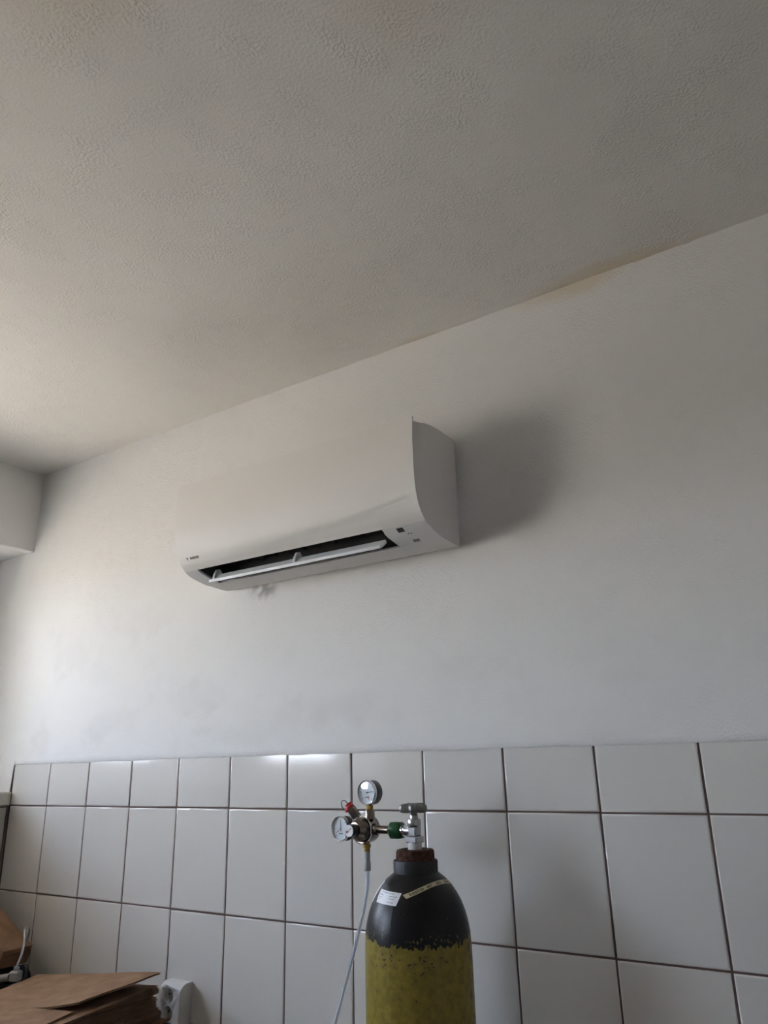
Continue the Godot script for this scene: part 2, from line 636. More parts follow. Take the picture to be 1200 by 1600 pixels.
func build_windows() -> void:
	T = Transform3D(Basis(), Vector3(0, H, 0))
	var n := 0
	for w in [WIN_A, WIN_B]:
		n += 1
		var o := setting("window_%d" % n, ["white plastic casement window beside the tiled wall", "white plastic casement window past the wall pier"][n - 1], "window")
		var z0: float = w.x
		var z1: float = w.y
		var st := begin()
		var xo := -0.345
		var xi := -0.275
		box(st, Vector3(xo, WIN_BOTTOM, z0), Vector3(xi, WIN_BOTTOM + 0.05, z1), 0.003)
		box(st, Vector3(xo, WIN_TOP - 0.05, z0), Vector3(xi, WIN_TOP, z1), 0.003)
		box(st, Vector3(xo, WIN_BOTTOM, z0), Vector3(xi, WIN_TOP, z0 + 0.05), 0.003)
		box(st, Vector3(xo, WIN_BOTTOM, z1 - 0.05), Vector3(xi, WIN_TOP, z1), 0.003)
		part(st, "frame", M.pvc, o)
		var s := part(begin_sash(z0 + 0.045, z1 - 0.045), "sash", M.pvc, o)
		st = begin()
		var g0 := z0 + 0.1
		if n == 1:   # blind panel and mullion, unseen, added to cut window light near the corner
			g0 = 0.49
			box(st, Vector3(-0.325, WIN_BOTTOM + 0.10, z0 + 0.1), Vector3(-0.285, WIN_TOP - 0.10, 0.43))
			part(st, "light_block_panel", M.pvc, s)
			st = begin()
			box(st, Vector3(-0.335, WIN_BOTTOM + 0.045, 0.42), Vector3(-0.268, WIN_TOP - 0.045, 0.49), 0.004)
			part(st, "mullion", M.pvc, s)
			st = begin()
		box(st, Vector3(-0.312, WIN_BOTTOM + 0.10, g0), Vector3(-0.308, WIN_TOP - 0.10, z1 - 0.1))
		part(st, "pane", M.glass, s)
		st = begin()
		var hz := z1 - 0.072
		box(st, Vector3(-0.268, 0.43, hz - 0.014), Vector3(-0.258, 0.50, hz + 0.014), 0.003)
		box(st, Vector3(-0.258, 0.36, hz - 0.009), Vector3(-0.24, 0.475, hz + 0.009), 0.004)
		part(st, "handle", M.pvc, s)
		st = begin()
		box(st, Vector3(-0.275, 0.0, z0 + 0.0045), Vector3(0.013, WIN_BOTTOM, z1 + 0.02), 0.004)
		part(st, "window_sill", M.sill, o, "cream painted window sill")
	T = Transform3D.IDENTITY


func begin_sash(z0: float, z1: float) -> SurfaceTool:
	var st := begin()
	var b := WIN_BOTTOM + 0.045
	var t := WIN_TOP - 0.045
	box(st, Vector3(-0.335, b, z0), Vector3(-0.268, b + 0.06, z1), 0.004)
	box(st, Vector3(-0.335, t - 0.06, z0), Vector3(-0.268, t, z1), 0.004)
	box(st, Vector3(-0.335, b, z0), Vector3(-0.268, t, z0 + 0.06), 0.004)
	box(st, Vector3(-0.335, b, z1 - 0.06), Vector3(-0.268, t, z1), 0.004)
	return st


# ---------------------------------------------------------------- air conditioner

const AC_L := 0.991
const AC_R := 1.762
const OUT_L := 1.040
const OUT_R := 1.645


func crease_y(x: float) -> float:   # the curved fold low on the front panel
	var s := (x - AC_L) / (AC_R - AC_L)
	return 0.652 - 0.066 * s + 0.092 * s * s


# front panel: how far it stands out at (x, y)
func panel_z(x: float, y: float) -> float:
	var pr := [[0.862, 0.2215], [0.80, 0.2245], [0.756, 0.2240], [0.711, 0.2225], [0.678, 0.2175], [0.653, 0.2090], [0.633, 0.1960], [0.6195, 0.1805]]
	var z := 0.0
	for i in pr.size() - 1:
		if y <= pr[i][0] and y >= pr[i + 1][0]:
			var t: float = (y - pr[i][0]) / (pr[i + 1][0] - pr[i][0])
			var pa: float = pr[maxi(i - 1, 0)][1]
			var pb: float = pr[mini(i + 2, pr.size() - 1)][1]
			z = cubic_interpolate(pr[i][1], pr[i + 1][1], pa, pb, t)
			break
	# the scoop under the fold
	var yc := crease_y(x)
	if y < yc and y > 0.6195:
		var s := (yc - y) / (yc - 0.6195)
		z -= 0.0042 * smoothstep(AC_L + 0.03, AC_R - 0.08, x) * smoothstep(AC_R + 0.001, AC_R - 0.03, x) * sin(PI * pow(s, 0.75))
	return z


func build_air_conditioner() -> void:
	var base := Vector3(1.376, 0.594, 0.0)
	var ac := thing("air_conditioner", "white split air conditioner mounted high on the plastered wall with its flap open", "air conditioner", base + Vector3(0, H, 0))
	T = Transform3D(Basis(), -base)
	# plate behind it
	var st := begin()
	box(st, Vector3(AC_L + 0.012, 0.612, 0.003), Vector3(AC_R - 0.012, 0.862, 0.016))
	part(st, "mounting_plate", M.galvanised, ac)
	# casings: outlines of (z, y), pushed along x
	var along := Basis(Vector3(0, 0, -1), Vector3(0, 1, 0), Vector3(1, 0, 0))   # outline x -> -z ... outline is given in (-z, y)
	var keep := T
	T = T * Transform3D(along, Vector3.ZERO)
	st = begin()
	# rear casing, behind the seam
	extrude(st, PackedVector2Array([Vector2(-0.1662, 0.6130), Vector2(-0.150, 0.607), Vector2(-0.102, 0.5975), Vector2(-0.045, 0.5945), Vector2(-0.016, 0.5945), Vector2(-0.014, 0.597), Vector2(-0.014, 0.872), Vector2(-0.016, 0.8745), Vector2(-0.088, 0.8745), Vector2(-0.125, 0.8725), Vector2(-0.155, 0.868), Vector2(-0.170, 0.8635), Vector2(-0.1822, 0.8585), Vector2(-0.1882, 0.74), Vector2(-0.1842, 0.68), Vector2(-0.1752, 0.64)]), AC_R - 0.12, AC_R - 0.0014, true)
	extrude(st, PackedVector2Array([Vector2(-0.1662, 0.6130), Vector2(-0.150, 0.607), Vector2(-0.102, 0.5975), Vector2(-0.045, 0.5945), Vector2(-0.016, 0.5945), Vector2(-0.014, 0.597), Vector2(-0.014, 0.872), Vector2(-0.016, 0.8745), Vector2(-0.088, 0.8745), Vector2(-0.125, 0.8725), Vector2(-0.155, 0.868), Vector2(-0.170, 0.8635), Vector2(-0.1822, 0.8585), Vector2(-0.1882, 0.74), Vector2(-0.1842, 0.68), Vector2(-0.1752, 0.64)]), AC_L + 0.0006, OUT_L - 0.004, true)
	# between the ends: the back above the outlet, and the tray under it
	extrude(st, PackedVector2Array([Vector2(-0.097, 0.5968), Vector2(-0.045, 0.5945), Vector2(-0.016, 0.5945), Vector2(-0.014, 0.597), Vector2(-0.014, 0.872), Vector2(-0.016, 0.8745), Vector2(-0.088, 0.8745), Vector2(-0.125, 0.8725), Vector2(-0.155, 0.868), Vector2(-0.184, 0.858), Vector2(-0.190, 0.75), Vector2(-0.186, 0.700), Vector2(-0.10, 0.690), Vector2(-0.075, 0.655), Vector2(-0.080, 0.62)]), OUT_L - 0.004, AC_R - 0.12, true)
	part(st, "rear_casing", M.ac_white, ac)
	# the front rim on both ends, between seam and panel
	for e in [[AC_L, OUT_L], [OUT_R, AC_R]]:
		st = begin()
		var o := PackedVector2Array()
		for q in [[0.1505, 0.6068], [0.166, 0.6115], [0.1800, 0.6190], [0.1945, 0.6330], [0.2075, 0.653], [0.2160, 0.678], [0.2210, 0.711], [0.2225, 0.756], [0.2230, 0.80], [0.2195, 0.8475], [0.2165, 0.8495], [0.203, 0.8535], [0.1848, 0.8582], [0.1908, 0.74], [0.1868, 0.68], [0.1778, 0.64], [0.1688, 0.6135]]:
			o.append(Vector2(-q[0], q[1]))
		o.reverse()
		extrude(st, o, e[0], e[1], true)
		part(st, "front_frame", M.ac_white, ac)
	T = keep
	# front panel
	st = begin()
	var nx := 96
	var ys := []
	for k in 41:
		ys.append(lerpf(0.6200, 0.8615, k / 40.0))
	var grid := []
	for i in nx + 1:
		var x := lerpf(AC_L, AC_R, float(i) / nx)
		var col := []
		for y in ys:
			var yy: float = y
			# a row of points follows the fold
			var k := ys.find(y)
			if k <= 8:
				yy = lerpf(0.6200, crease_y(x), k / 8.0)
			else:
				yy = lerpf(crease_y(x), 0.8615, (k - 8) / 32.0)
			col.append(Vector3(x, yy, panel_z(x, yy)))
		grid.append(col)
	for i in nx:
		for j in 40:
			st.set_smooth_group(1)
			quad(st, grid[i][j], grid[i + 1][j], grid[i + 1][j + 1], grid[i][j + 1])
	st.set_smooth_group(5)
	for i in nx:   # rolled top edge and the back
		var a: Vector3 = grid[i][40]
		var b: Vector3 = grid[i + 1][40]
		quad(st, a, b, b + Vector3(0, -0.0008, -0.0035), a + Vector3(0, -0.0008, -0.0035))
		var c: Vector3 = grid[i][0]
		var d: Vector3 = grid[i + 1][0]
		quad(st, d, c, c + Vector3(0, 0.0005, -0.004), d + Vector3(0, 0.0005, -0.004))
		for j in 40:
			quad(st, grid[i + 1][j] - Vector3(0, 0.0, 0.0035), grid[i][j] - Vector3(0, 0, 0.0035), grid[i][j + 1] - Vector3(0, 0, 0.0035), grid[i + 1][j + 1] - Vector3(0, 0, 0.0035))
	st.set_smooth_group(6)
	for j in 40:   # ends
		for e in [0, nx]:
			var a: Vector3 = grid[e][j]
			var b: Vector3 = grid[e][j + 1]
			var back := Vector3(0, 0, -0.0035)
			if e == 0:
				quad(st, a + back, a, b, b + back)
			else:
				quad(st, a, a + back, b + back, b)
	part(st, "front_panel", M.ac_white, ac)
	# strip left and right of the outlet, and the underside lip
	var cp := [[0.1805, 0.6185], [0.166, 0.6108], [0.150, 0.6062], [0.125, 0.6008], [0.0975, 0.5963]]
	for e in [[AC_L + 0.0005, OUT_L], [OUT_R, AC_R - 0.0005]]:
		st = begin()
		st.set_smooth_group(2)
		for k in 4:
			var a := Vector3(0, cp[k][1], cp[k][0])
			var b := Vector3(0, cp[k + 1][1], cp[k + 1][0])
			var ex := Vector3(e[0], 0, 0)
			var fx := Vector3(e[1], 0, 0)
			quad(st, b + ex, b + fx, a + fx, a + ex)
			quad(st, a + ex + Vector3(0, 0.003, 0), a + fx + Vector3(0, 0.003, 0), b + fx + Vector3(0, 0.003, 0), b + ex + Vector3(0, 0.003, 0))
		st.set_smooth_group(-1)
		part(st, "control_strip" if e[1] > 1.7 else "end_strip", M.ac_trim, ac)
	# dark throat of the outlet
	st = begin()
	var th := [[0.178, 0.622], [0.180, 0.640], [0.165, 0.672], [0.120, 0.680], [0.085, 0.660], [0.083, 0.625], [0.094, 0.600]]
	for k in th.size() - 1:
		var a := Vector3(OUT_L - 0.001, th[k][1], th[k][0])
		var b := Vector3(OUT_L - 0.001, th[k + 1][1], th[k + 1][0])
		var dx := Vector3(OUT_R - OUT_L + 0.002, 0, 0)
		quad(st, a, a + dx, b + dx, b)
	for x in [OUT_L - 0.001, OUT_R + 0.001]:
		for k in range(1, th.size() - 1):
			tri(st, Vector3(x, th[0][1], th[0][0]), Vector3(x, th[k][1], th[k][0]), Vector3(x, th[k + 1][1], th[k + 1][0]))
	part(st, "air_outlet", M.ac_dark, ac, "dark air outlet behind the flap")
	# upright guide vanes in the throat
	for k in 12:
		st = begin()
		var x := lerpf(OUT_L + 0.03, OUT_R - 0.03, k / 11.0)
		var keep2 := T
		T = T * Transform3D(Basis(Vector3.UP, 0.25), Vector3(x, 0.652, 0.132))
		box(st, Vector3(-0.0009, -0.018, -0.026), Vector3(0.0009, 0.018, 0.026))
		T = keep2
		part(st, "guide_vane", M.ac_dark, ac)
	# the flap: hinged at the rear edge of the outlet, half open
	st = begin()
	var fp := [[0.1270, 0.6030], [0.1420, 0.5910], [0.1545, 0.5835], [0.1575, 0.5845], [0.1580, 0.5905], [0.1560, 0.5925], [0.1485, 0.5930], [0.1400, 0.6000], [0.1360, 0.6075], [0.1330, 0.6100], [0.1290, 0.6085]]
	var fo := PackedVector2Array()
	for q in fp:
		fo.append(Vector2(-q[0], q[1]))
	fo.reverse()
	T = keep * Transform3D(along, Vector3.ZERO)
	extrude(st, fo, OUT_L + 0.022, OUT_R - 0.022, true)
	T = keep
	var flap := part(st, "flap", M.ac_flap, ac, "long white louvre flap")
	for x in [OUT_L + 0.026, 1.352]:
		st = begin()
		T = keep * Transform3D(along, Vector3.ZERO)
		extrude(st, PackedVector2Array([Vector2(-0.146, 0.596), Vector2(-0.128, 0.603), Vector2(-0.116, 0.612), Vector2(-0.118, 0.620), Vector2(-0.126, 0.627), Vector2(-0.136, 0.624), Vector2(-0.144, 0.610)]), x - 0.0035, x + 0.0035)
		T = keep
		part(st, "bracket", M.ac_flap, flap)
	# display window, lamps and print on the control strip
	var down := Vector3(0, -0.0077, -0.0145).normalized()   # down along the strip
	var out := Vector3(0, -0.0145, 0.0077).normalized()
	var strip := Transform3D(Basis(Vector3.RIGHT, -down, out), Vector3(1.698, 0.6155, 0.1745))
	for d in [["display_window", -0.009, -0.006, 0.017, 0.014, M.display], ["indicator_lamp", 0.004, -0.021, 0.003, 0.003, M.print_grey], ["indicator_lamp", 0.011, -0.0215, 0.004, 0.0022, M.print_grey], ["signal_eye", 0.014, -0.044, 0.016, 0.008, M.print_grey]]:
		st = begin()
		T = keep * strip
		var cy: float = d[2]
		# follow the bend of the strip
		var lift := 0.0004 if cy > -0.012 else 0.0012
		if cy < -0.03:
			lift = 0.0046
		box(st, Vector3(d[1] - d[3] / 2, cy - d[4] / 2, lift - 0.0008), Vector3(d[1] + d[3] / 2, cy + d[4] / 2, lift + 0.0003))
		T = keep
		part(st, d[0], d[5], ac)
	# maker's mark at the lower left of the panel
	var nrm := Vector3(0, -0.55, 0.83).normalized()
	var mark := Transform3D(Basis(Vector3.RIGHT, nrm.cross(Vector3.RIGHT), nrm), Vector3(1.046, 0.6462, panel_z(1.046, 0.6462) + 0.0005))
	var tm := TextMesh.new()
	var font := SystemFont.new()
	font.font_names = PackedStringArray(["Droid Sans"])
	font.font_weight = 700
	tm.font = font
	tm.text = "DAIKIN"
	tm.font_size = 16
	tm.pixel_size = 0.00058
	tm.depth = 0.0004
	var lt := put(tm, "maker_name", M.print_grey, ac, "small grey maker's name")
	lt.transform = keep * mark * Transform3D(Basis(), Vector3(0.006, 0, 0))
	st = begin()
	T = keep * mark
	extrude(st, PackedVector2Array([Vector2(-0.0245, 0.004), Vector2(-0.0215, -0.004), Vector2(-0.0195, 0.0015), Vector2(-0.0185, 0.004)]), -0.0001, 0.0003)
	T = keep
	part(st, "maker_emblem", M.print_grey, ac)
	T = Transform3D.IDENTITY


# ---------------------------------------------------------------- gas cylinder

const CYL := Vector3(1.716, 0.0, 0.198)


func dome() -> Array:   # (radius, height over the tile joint) from the foot to the neck
	return [Vector2(0.0, -1.462), Vector2(0.08, -1.4695), Vector2(0.094, -1.4695), Vector2(0.1005, -1.455), Vector2(0.1015, -1.43), Vector2(0.1015, -0.9), Vector2(0.1015, -0.40), Vector2(0.1015, -0.245), Vector2(0.1012, -0.222), Vector2(0.1000, -0.202), Vector2(0.0972, -0.184), Vector2(0.0925, -0.166), Vector2(0.0860, -0.149), Vector2(0.0780, -0.1345), Vector2(0.0680, -0.1205), Vector2(0.0570, -0.109), Vector2(0.0470, -0.1015), Vector2(0.0425, -0.0985), Vector2(0.041, -0.096)]


func dome_at(y: float) -> Vector2:   # radius and slope at a height
	var d := dome()
	for i in d.size() - 1:
		if y >= d[i].y and y <= d[i + 1].y and d[i + 1].y - d[i].y > 1e-5 and y > -1.4:
			var t: float = (y - d[i].y) / (d[i + 1].y - d[i].y)
			return Vector2(lerpf(d[i].x, d[i + 1].x, t), (d[i + 1].x - d[i].x) / (d[i + 1].y - d[i].y))
	return Vector2(0.1015, 0)


func paint_image() -> ImageTexture:
	var w := 1024
	var h := 640
	var y0 := -0.095
	var y1 := -0.495
	var im := Image.create(w, h, false, Image.FORMAT_RGB8)
	var a := FastNoiseLite.new()
	a.seed = 77
	a.frequency = 1.0
	a.fractal_octaves = 4
	var yellow := Color(0.565, 0.505, 0.225)
	var brown := Color(0.27, 0.19, 0.12)
	var black := Color(0.07, 0.07, 0.09)
	for py in h:
		var y := lerpf(y0, y1, (py + 0.5) / h)
		for px in w:
			var ang := TAU * (px + 0.5) / w
			var s := sin(ang) * 0.1
			var c := cos(ang) * 0.1
			var n1 := a.get_noise_3d(s * 55, y * 55, c * 55)
			var n2 := a.get_noise_3d(s * 170 + 9, y * 150, c * 170)
			var deg := fposmod(rad_to_deg(ang) + 180.0, 360.0) - 180.0
			# ragged lower edge of the black coat
			var edge := -0.2095 + 0.010 * n1 + 0.008 * n2 + 0.006 * smoothstep(0.0, -40.0, deg) + 0.008 * smoothstep(80.0, 105.0, deg)
			var col := yellow.lerp(Color(0.47, 0.41, 0.19), clampf(0.5 + n1, 0, 1))
			# worn, rusty marks in the yellow coat below the edge
			var band := smoothstep(0.022, 0.0, absf(y + 0.234)) * smoothstep(50.0, 30.0, absf(deg - 18.0))
			var wear := n2 + 0.4 * n1
			if wear > 0.62 - 0.30 * band:
				col = brown
			elif wear > 0.52 - 0.42 * band:
				col = col.lerp(Color(0.60, 0.52, 0.36), 0.45)
			if deg > 96.0 and n1 + 0.4 * n2 > 0.12:
				col = col.lerp(brown, 0.6)
			if y > edge:
				var near := smoothstep(edge + 0.026, edge, y)
				if wear > 0.70 - 0.36 * near:
					col = Color(0.44, 0.40, 0.22)
				else:
					col = black
				# scratches that show bare metal and yellow at the lit side
				if absf(deg + 24.0) < 8.0 and y < -0.152 and y > -0.180 and a.get_noise_3d(s * 260, y * 200, c * 260) > 0.30:
					col = Color(0.36, 0.33, 0.24)
			im.set_pixel(px, py, col)
	return ImageTexture.create_from_image(im)


# a sticker that follows the dome: four corners as (degrees, height)
func sticker(corners: Array, nu: int, nv: int, off: float) -> SurfaceTool:
	var st := begin()
	st.set_smooth_group(1)
	var g := []
	for i in nu + 1:
		var col := []
		for j in nv + 1:
			var p: Vector2 = (corners[0] as Vector2).lerp(corners[1], float(i) / nu).lerp((corners[3] as Vector2).lerp(corners[2], float(i) / nu), float(j) / nv)
			var r := dome_at(p.y)
			var t := deg_to_rad(p.x)
			var n := Vector3(sin(t), -r.y, cos(t)).normalized()
			col.append([Vector3(sin(t) * r.x, p.y, cos(t) * r.x) + n * off, Vector2(float(i) / nu, float(j) / nv)])
		g.append(col)
	for i in nu:
		for j in nv:
			for k in [[i, j], [i + 1, j], [i + 1, j + 1], [i, j], [i + 1, j + 1], [i, j + 1]]:
				st.set_uv(g[k[0]][k[1]][1])
				st.add_vertex(T * g[k[0]][k[1]][0])
	return st


func build_cylinder() -> void:
	var cy := thing("gas_cylinder", "yellow steel gas cylinder with a worn black shoulder standing against the tiles", "gas cylinder", CYL)
	T = Transform3D(Basis(), Vector3(0, H, 0))
	var st := begin()
	lathe(st, dome(), 72, -0.095, -0.495)
	var paint := mat("cylinder_paint", Color(1, 1, 1), 0.36, 0.0, 0.38)
	paint.albedo_texture = paint_image()
	paint.texture_repeat = false
	part(st, "shell", paint, cy)
	lathe_part([Vector2(0.040, -0.104), Vector2(0.0432, -0.102), Vector2(0.0436, -0.080), Vector2(0.0428, -0.077), Vector2(0.036, -0.0762)], "neck_ring", M.neck, cy, 48, "chipped black neck ring")
	lathe_part([Vector2(0.0372, -0.0775), Vector2(0.0378, -0.0745), Vector2(0.0374, -0.0615), Vector2(0.0355, -0.0585), Vector2(0.028, -0.0572), Vector2(0.020, -0.0580), Vector2(0.010, -0.0580)], "neck_collar", M.rust, cy, 48, "rusty brown collar")
	# valve
	var keep := T
	var v := lathe_part([Vector2(0.0128, -0.060), Vector2(0.0138, -0.058), Vector2(0.0132, -0.045), Vector2(0.011, -0.044)], "valve", M.ptfe, cy, 28, "white sealed stem of the valve")
	T = keep * Transform3D(Basis(Vector3.UP, deg_to_rad(-6)), Vector3.ZERO)
	st = begin()
	box(st, Vector3(-0.0135, -0.046, -0.0135), Vector3(0.0135, -0.034, 0.0135), 0.0016)
	box(st, Vector3(-0.0100, -0.0345, -0.0105), Vector3(0.0100, -0.004, 0.0105), 0.0022)
	lathe(st, [Vector2(0.0125, -0.018), Vector2(0.0135, -0.0165), Vector2(0.0135, -0.006), Vector2(0.0118, -0.0025), Vector2(0.0, -0.0025)], 24)
	lathe(st, [Vector2(0.0085, -0.003), Vector2(0.0085, 0.003), Vector2(0.0075, 0.0055), Vector2(0.0060, 0.0085), Vector2(0.0, 0.0085)], 24)
	part(st, "valve_body", M.steel, v, "silver valve body")
	# hand wheel: a hub with lobes
	T = keep
	st = begin()
	var ol := PackedVector2Array()
	for k in 60:
		var t := TAU * k / 60
		var lobe := 0.5 + 0.5 * cos(5.0 * (t - 1.15))
		var r := lerpf(0.0150, 0.0292, pow(lobe, 0.8))
		ol.append(Vector2(cos(t), sin(t)) * r)
	var rings := [[0.80, 0.0088], [0.95, 0.0105], [1.0, 0.0140], [1.0, 0.0195], [0.94, 0.0238], [0.74, 0.0262], [0.30, 0.0242]]
	st.set_smooth_group(1)
	for k in rings.size() - 1:
		for i in 60:
			var a := ol[i]
			var b := ol[(i + 1) % 60]
			var p: Array = rings[k]
			var q: Array = rings[k + 1]
			quad(st, Vector3(b.x * p[0], p[1], b.y * p[0]), Vector3(a.x * p[0], p[1], a.y * p[0]), Vector3(a.x * q[0], q[1], a.y * q[0]), Vector3(b.x * q[0], q[1], b.y * q[0]))
	for i in 60:
		var a := ol[i]
		var b := ol[(i + 1) % 60]
		tri(st, Vector3(b.x * 0.3, 0.0242, b.y * 0.3), Vector3(a.x * 0.3, 0.0242, a.y * 0.3), Vector3(0, 0.0235, 0))
		tri(st, Vector3(a.x * 0.8, 0.0088, a.y * 0.8), Vector3(b.x * 0.8, 0.0088, b.y * 0.8), Vector3(0, 0.0088, 0))
	part(st, "hand_wheel", M.cast, v, "grey lobed hand wheel")
	# stickers
	st = sticker([Vector2(-34, -0.1445), Vector2(4, -0.1462), Vector2(9, -0.1262), Vector2(-39, -0.1235)], 16, 6, 0.0006)
	part(st, "label", printed_label(), cy, "small white printed label")
	st = sticker([Vector2(-80, -0.146), Vector2(-49, -0.149), Vector2(-47, -0.113), Vector2(-84, -0.112)], 10, 6, 0.0006)
	part(st, "label", M.white_print, cy, "white paper label on the side")
	# tape strip that climbs and then runs round the shoulder
	var lowp := [Vector2(17, -0.1345), Vector2(44, -0.1225), Vector2(66, -0.1170), Vector2(92, -0.1165), Vector2(130, -0.1225)]
	var topp := [Vector2(11, -0.1290), Vector2(41, -0.1165), Vector2(66, -0.1108), Vector2(92, -0.1100), Vector2(130, -0.1160)]
	st = begin()
	st.set_smooth_group(1)
	var rows := 40
	var g := []
	for i in rows + 1:
		var f := float(i) / rows * 4.0
		var k := mini(int(f), 3)
		var t := f - k
		var pl: Vector2 = (lowp[k] as Vector2).cubic_interpolate(lowp[k + 1], lowp[maxi(k - 1, 0)], lowp[mini(k + 2, 4)], t)
		var pu: Vector2 = (topp[k] as Vector2).cubic_interpolate(topp[k + 1], topp[maxi(k - 1, 0)], topp[mini(k + 2, 4)], t)
		var pair := []
		for p in [pl, pu]:
			var r := dome_at(p.y)
			var ang := deg_to_rad(p.x)
			pair.append(Vector3(sin(ang) * r.x, p.y, cos(ang) * r.x) + Vector3(sin(ang), -r.y, cos(ang)).normalized() * 0.0008)
		g.append(pair)
	for i in rows:
		var u0 := float(i) / rows
		var u1 := float(i + 1) / rows
		for k in [[g[i][0], u0, 1], [g[i + 1][1], u1, 0], [g[i + 1][0], u1, 1], [g[i][0], u0, 1], [g[i][1], u0, 0], [g[i + 1][1], u1, 0]]:
			st.set_uv(Vector2(k[1], k[2]))
			st.add_vertex(T * k[0])
	part(st, "tape", tape_material(), cy, "cream strip of printed tape")
	T = Transform3D.IDENTITY


func printed_label() -> StandardMaterial3D:
	var im := Image.create(160, 96, false, Image.FORMAT_RGB8)
	im.fill(Color(0.86, 0.87, 0.88))
	var r := RandomNumberGenerator.new()
	r.seed = 4
	# lines of small print; v runs upwards on the label
	for row in [[10, 30, 120, 5], [30, 12, 50, 5], [30, 95, 140, 5], [48, 10, 46, 4], [48, 92, 132, 4], [64, 10, 30, 4], [74, 92, 138, 5]]:
		var x: int = row[1]
		while x < row[2]:
			var w := r.randi_range(2, 5)
			im.fill_rect(Rect2i(x, 95 - row[0] - row[3], w, row[3]), Color(0.40, 0.41, 0.44))
			x += w + 2
	var m := mat("printed_label", Color(1, 1, 1), 0.5)
	m.albedo_texture = ImageTexture.create_from_image(im)
	m.texture_repeat = false
	return m


func tape_material() -> StandardMaterial3D:
	var im := Image.create(512, 32, false, Image.FORMAT_RGB8)
	im.fill(Color(0.78, 0.75, 0.60))
	var r := RandomNumberGenerator.new()
	r.seed = 5
	# blocks of dark print with gaps
	for b in [[40, 130], [160, 215], [265, 330], [380, 440]]:
		var x: int = b[0]
		while x < b[1]:
			var w := r.randi_range(2, 7)
			im.fill_rect(Rect2i(x, 5 + r.randi_range(0, 3), w, 20), Color(0.33, 0.32, 0.28))
			x += w + r.randi_range(1, 3)
	var m := mat("printed_tape", Color(1, 1, 1), 0.5)
	m.albedo_texture = ImageTexture.create_from_image(im)
	m.texture_repeat = false
	return m


# ---------------------------------------------------------------- regulator and hose

func gauge(parent: Node3D, frame: Transform3D, r: float, deep: float, bar: float, red: float) -> void:
	# a gauge that looks along z, its back at -deep
	var keep := T
	var turn := Transform3D(Basis(Vector3.RIGHT, PI / 2), Vector3.ZERO)   # y of the lathe becomes z
	T = keep * frame * turn
	var o := lathe_part([Vector2(0, -deep), Vector2(r * 0.90, -deep), Vector2(r * 0.97, -deep * 0.9), Vector2(r * 0.98, -0.004), Vector2(r * 0.93, -0.004)], "gauge", M.black, parent, 40, "black pressure gauge")
	lathe_part([Vector2(r * 0.97, -0.006), Vector2(r, -0.005), Vector2(r, 0.000), Vector2(r * 0.95, 0.002), Vector2(r * 0.89, 0.0008), Vector2(r * 0.88, -0.003)], "bezel", M.chrome, o, 40, "chrome rim")
	lathe_part([Vector2(r * 0.9, -0.0042), Vector2(r * 0.9, -0.0036), Vector2(0.0, -0.0036)], "dial", M.dial, o, 40, "pale dial")
	lathe_part([Vector2(r * 0.895, -0.0010), Vector2(r * 0.895, -0.0002), Vector2(r * 0.5, 0.0008), Vector2(0.0, 0.0012)], "glass", M.lens, o, 40)
	T = keep * frame
	var st := begin()
	for k in 25:
		var t := deg_to_rad(225.0 - 270.0 * k / 24.0)
		var d := Vector3(cos(t), sin(t), 0)
		var s := Vector3(-sin(t), cos(t), 0) * (0.00045 if k % 4 == 0 else 0.00022)
		var a := d * r * (0.62 if k % 4 == 0 else 0.70) + Vector3(0, 0, -0.0034)
		var b := d * r * 0.80 + Vector3(0, 0, -0.0034)
		quad(st, a - s, b - s, b + s, a + s)
	for k in 4:   # a line of print under the hub
		quad(st, Vector3(-0.006 + 0.003 * k, -r * 0.42, -0.0034), Vector3(-0.004 + 0.003 * k, -r * 0.42, -0.0034), Vector3(-0.004 + 0.003 * k, -r * 0.32, -0.0034), Vector3(-0.006 + 0.003 * k, -r * 0.32, -0.0034))
	part(st, "scale_print", M.dark_print, o)
	st = begin()
	T = keep * frame * Transform3D(Basis(Vector3.BACK, deg_to_rad(bar)), Vector3(0, 0, -0.0028))
	box(st, Vector3(-0.0005, -r * 0.2, -0.0003), Vector3(0.0005, r * 0.66, 0.0003))
	lathe_disc(st, 0.0018, 0.0006)
	part(st, "needle", M.dark_print, o)
	st = begin()
	T = keep * frame * Transform3D(Basis(Vector3.BACK, deg_to_rad(red)), Vector3(0, 0, -0.0031))
	box(st, Vector3(-0.0006, r * 0.22, -0.0002), Vector3(0.0006, r * 0.64, 0.0002))
	part(st, "mark", M.red, o, "red limit mark")
	T = keep


func lathe_disc(st: SurfaceTool, r: float, h: float) -> void:
	st.set_smooth_group(-1)
	for k in 12:
		var a := Vector3(cos(TAU * k / 12), sin(TAU * k / 12), 0) * r
		var b := Vector3(cos(TAU * (k + 1) / 12), sin(TAU * (k + 1) / 12), 0) * r
		tri(st, a + Vector3(0, 0, h), b + Vector3(0, 0, h), Vector3(0, 0, h))


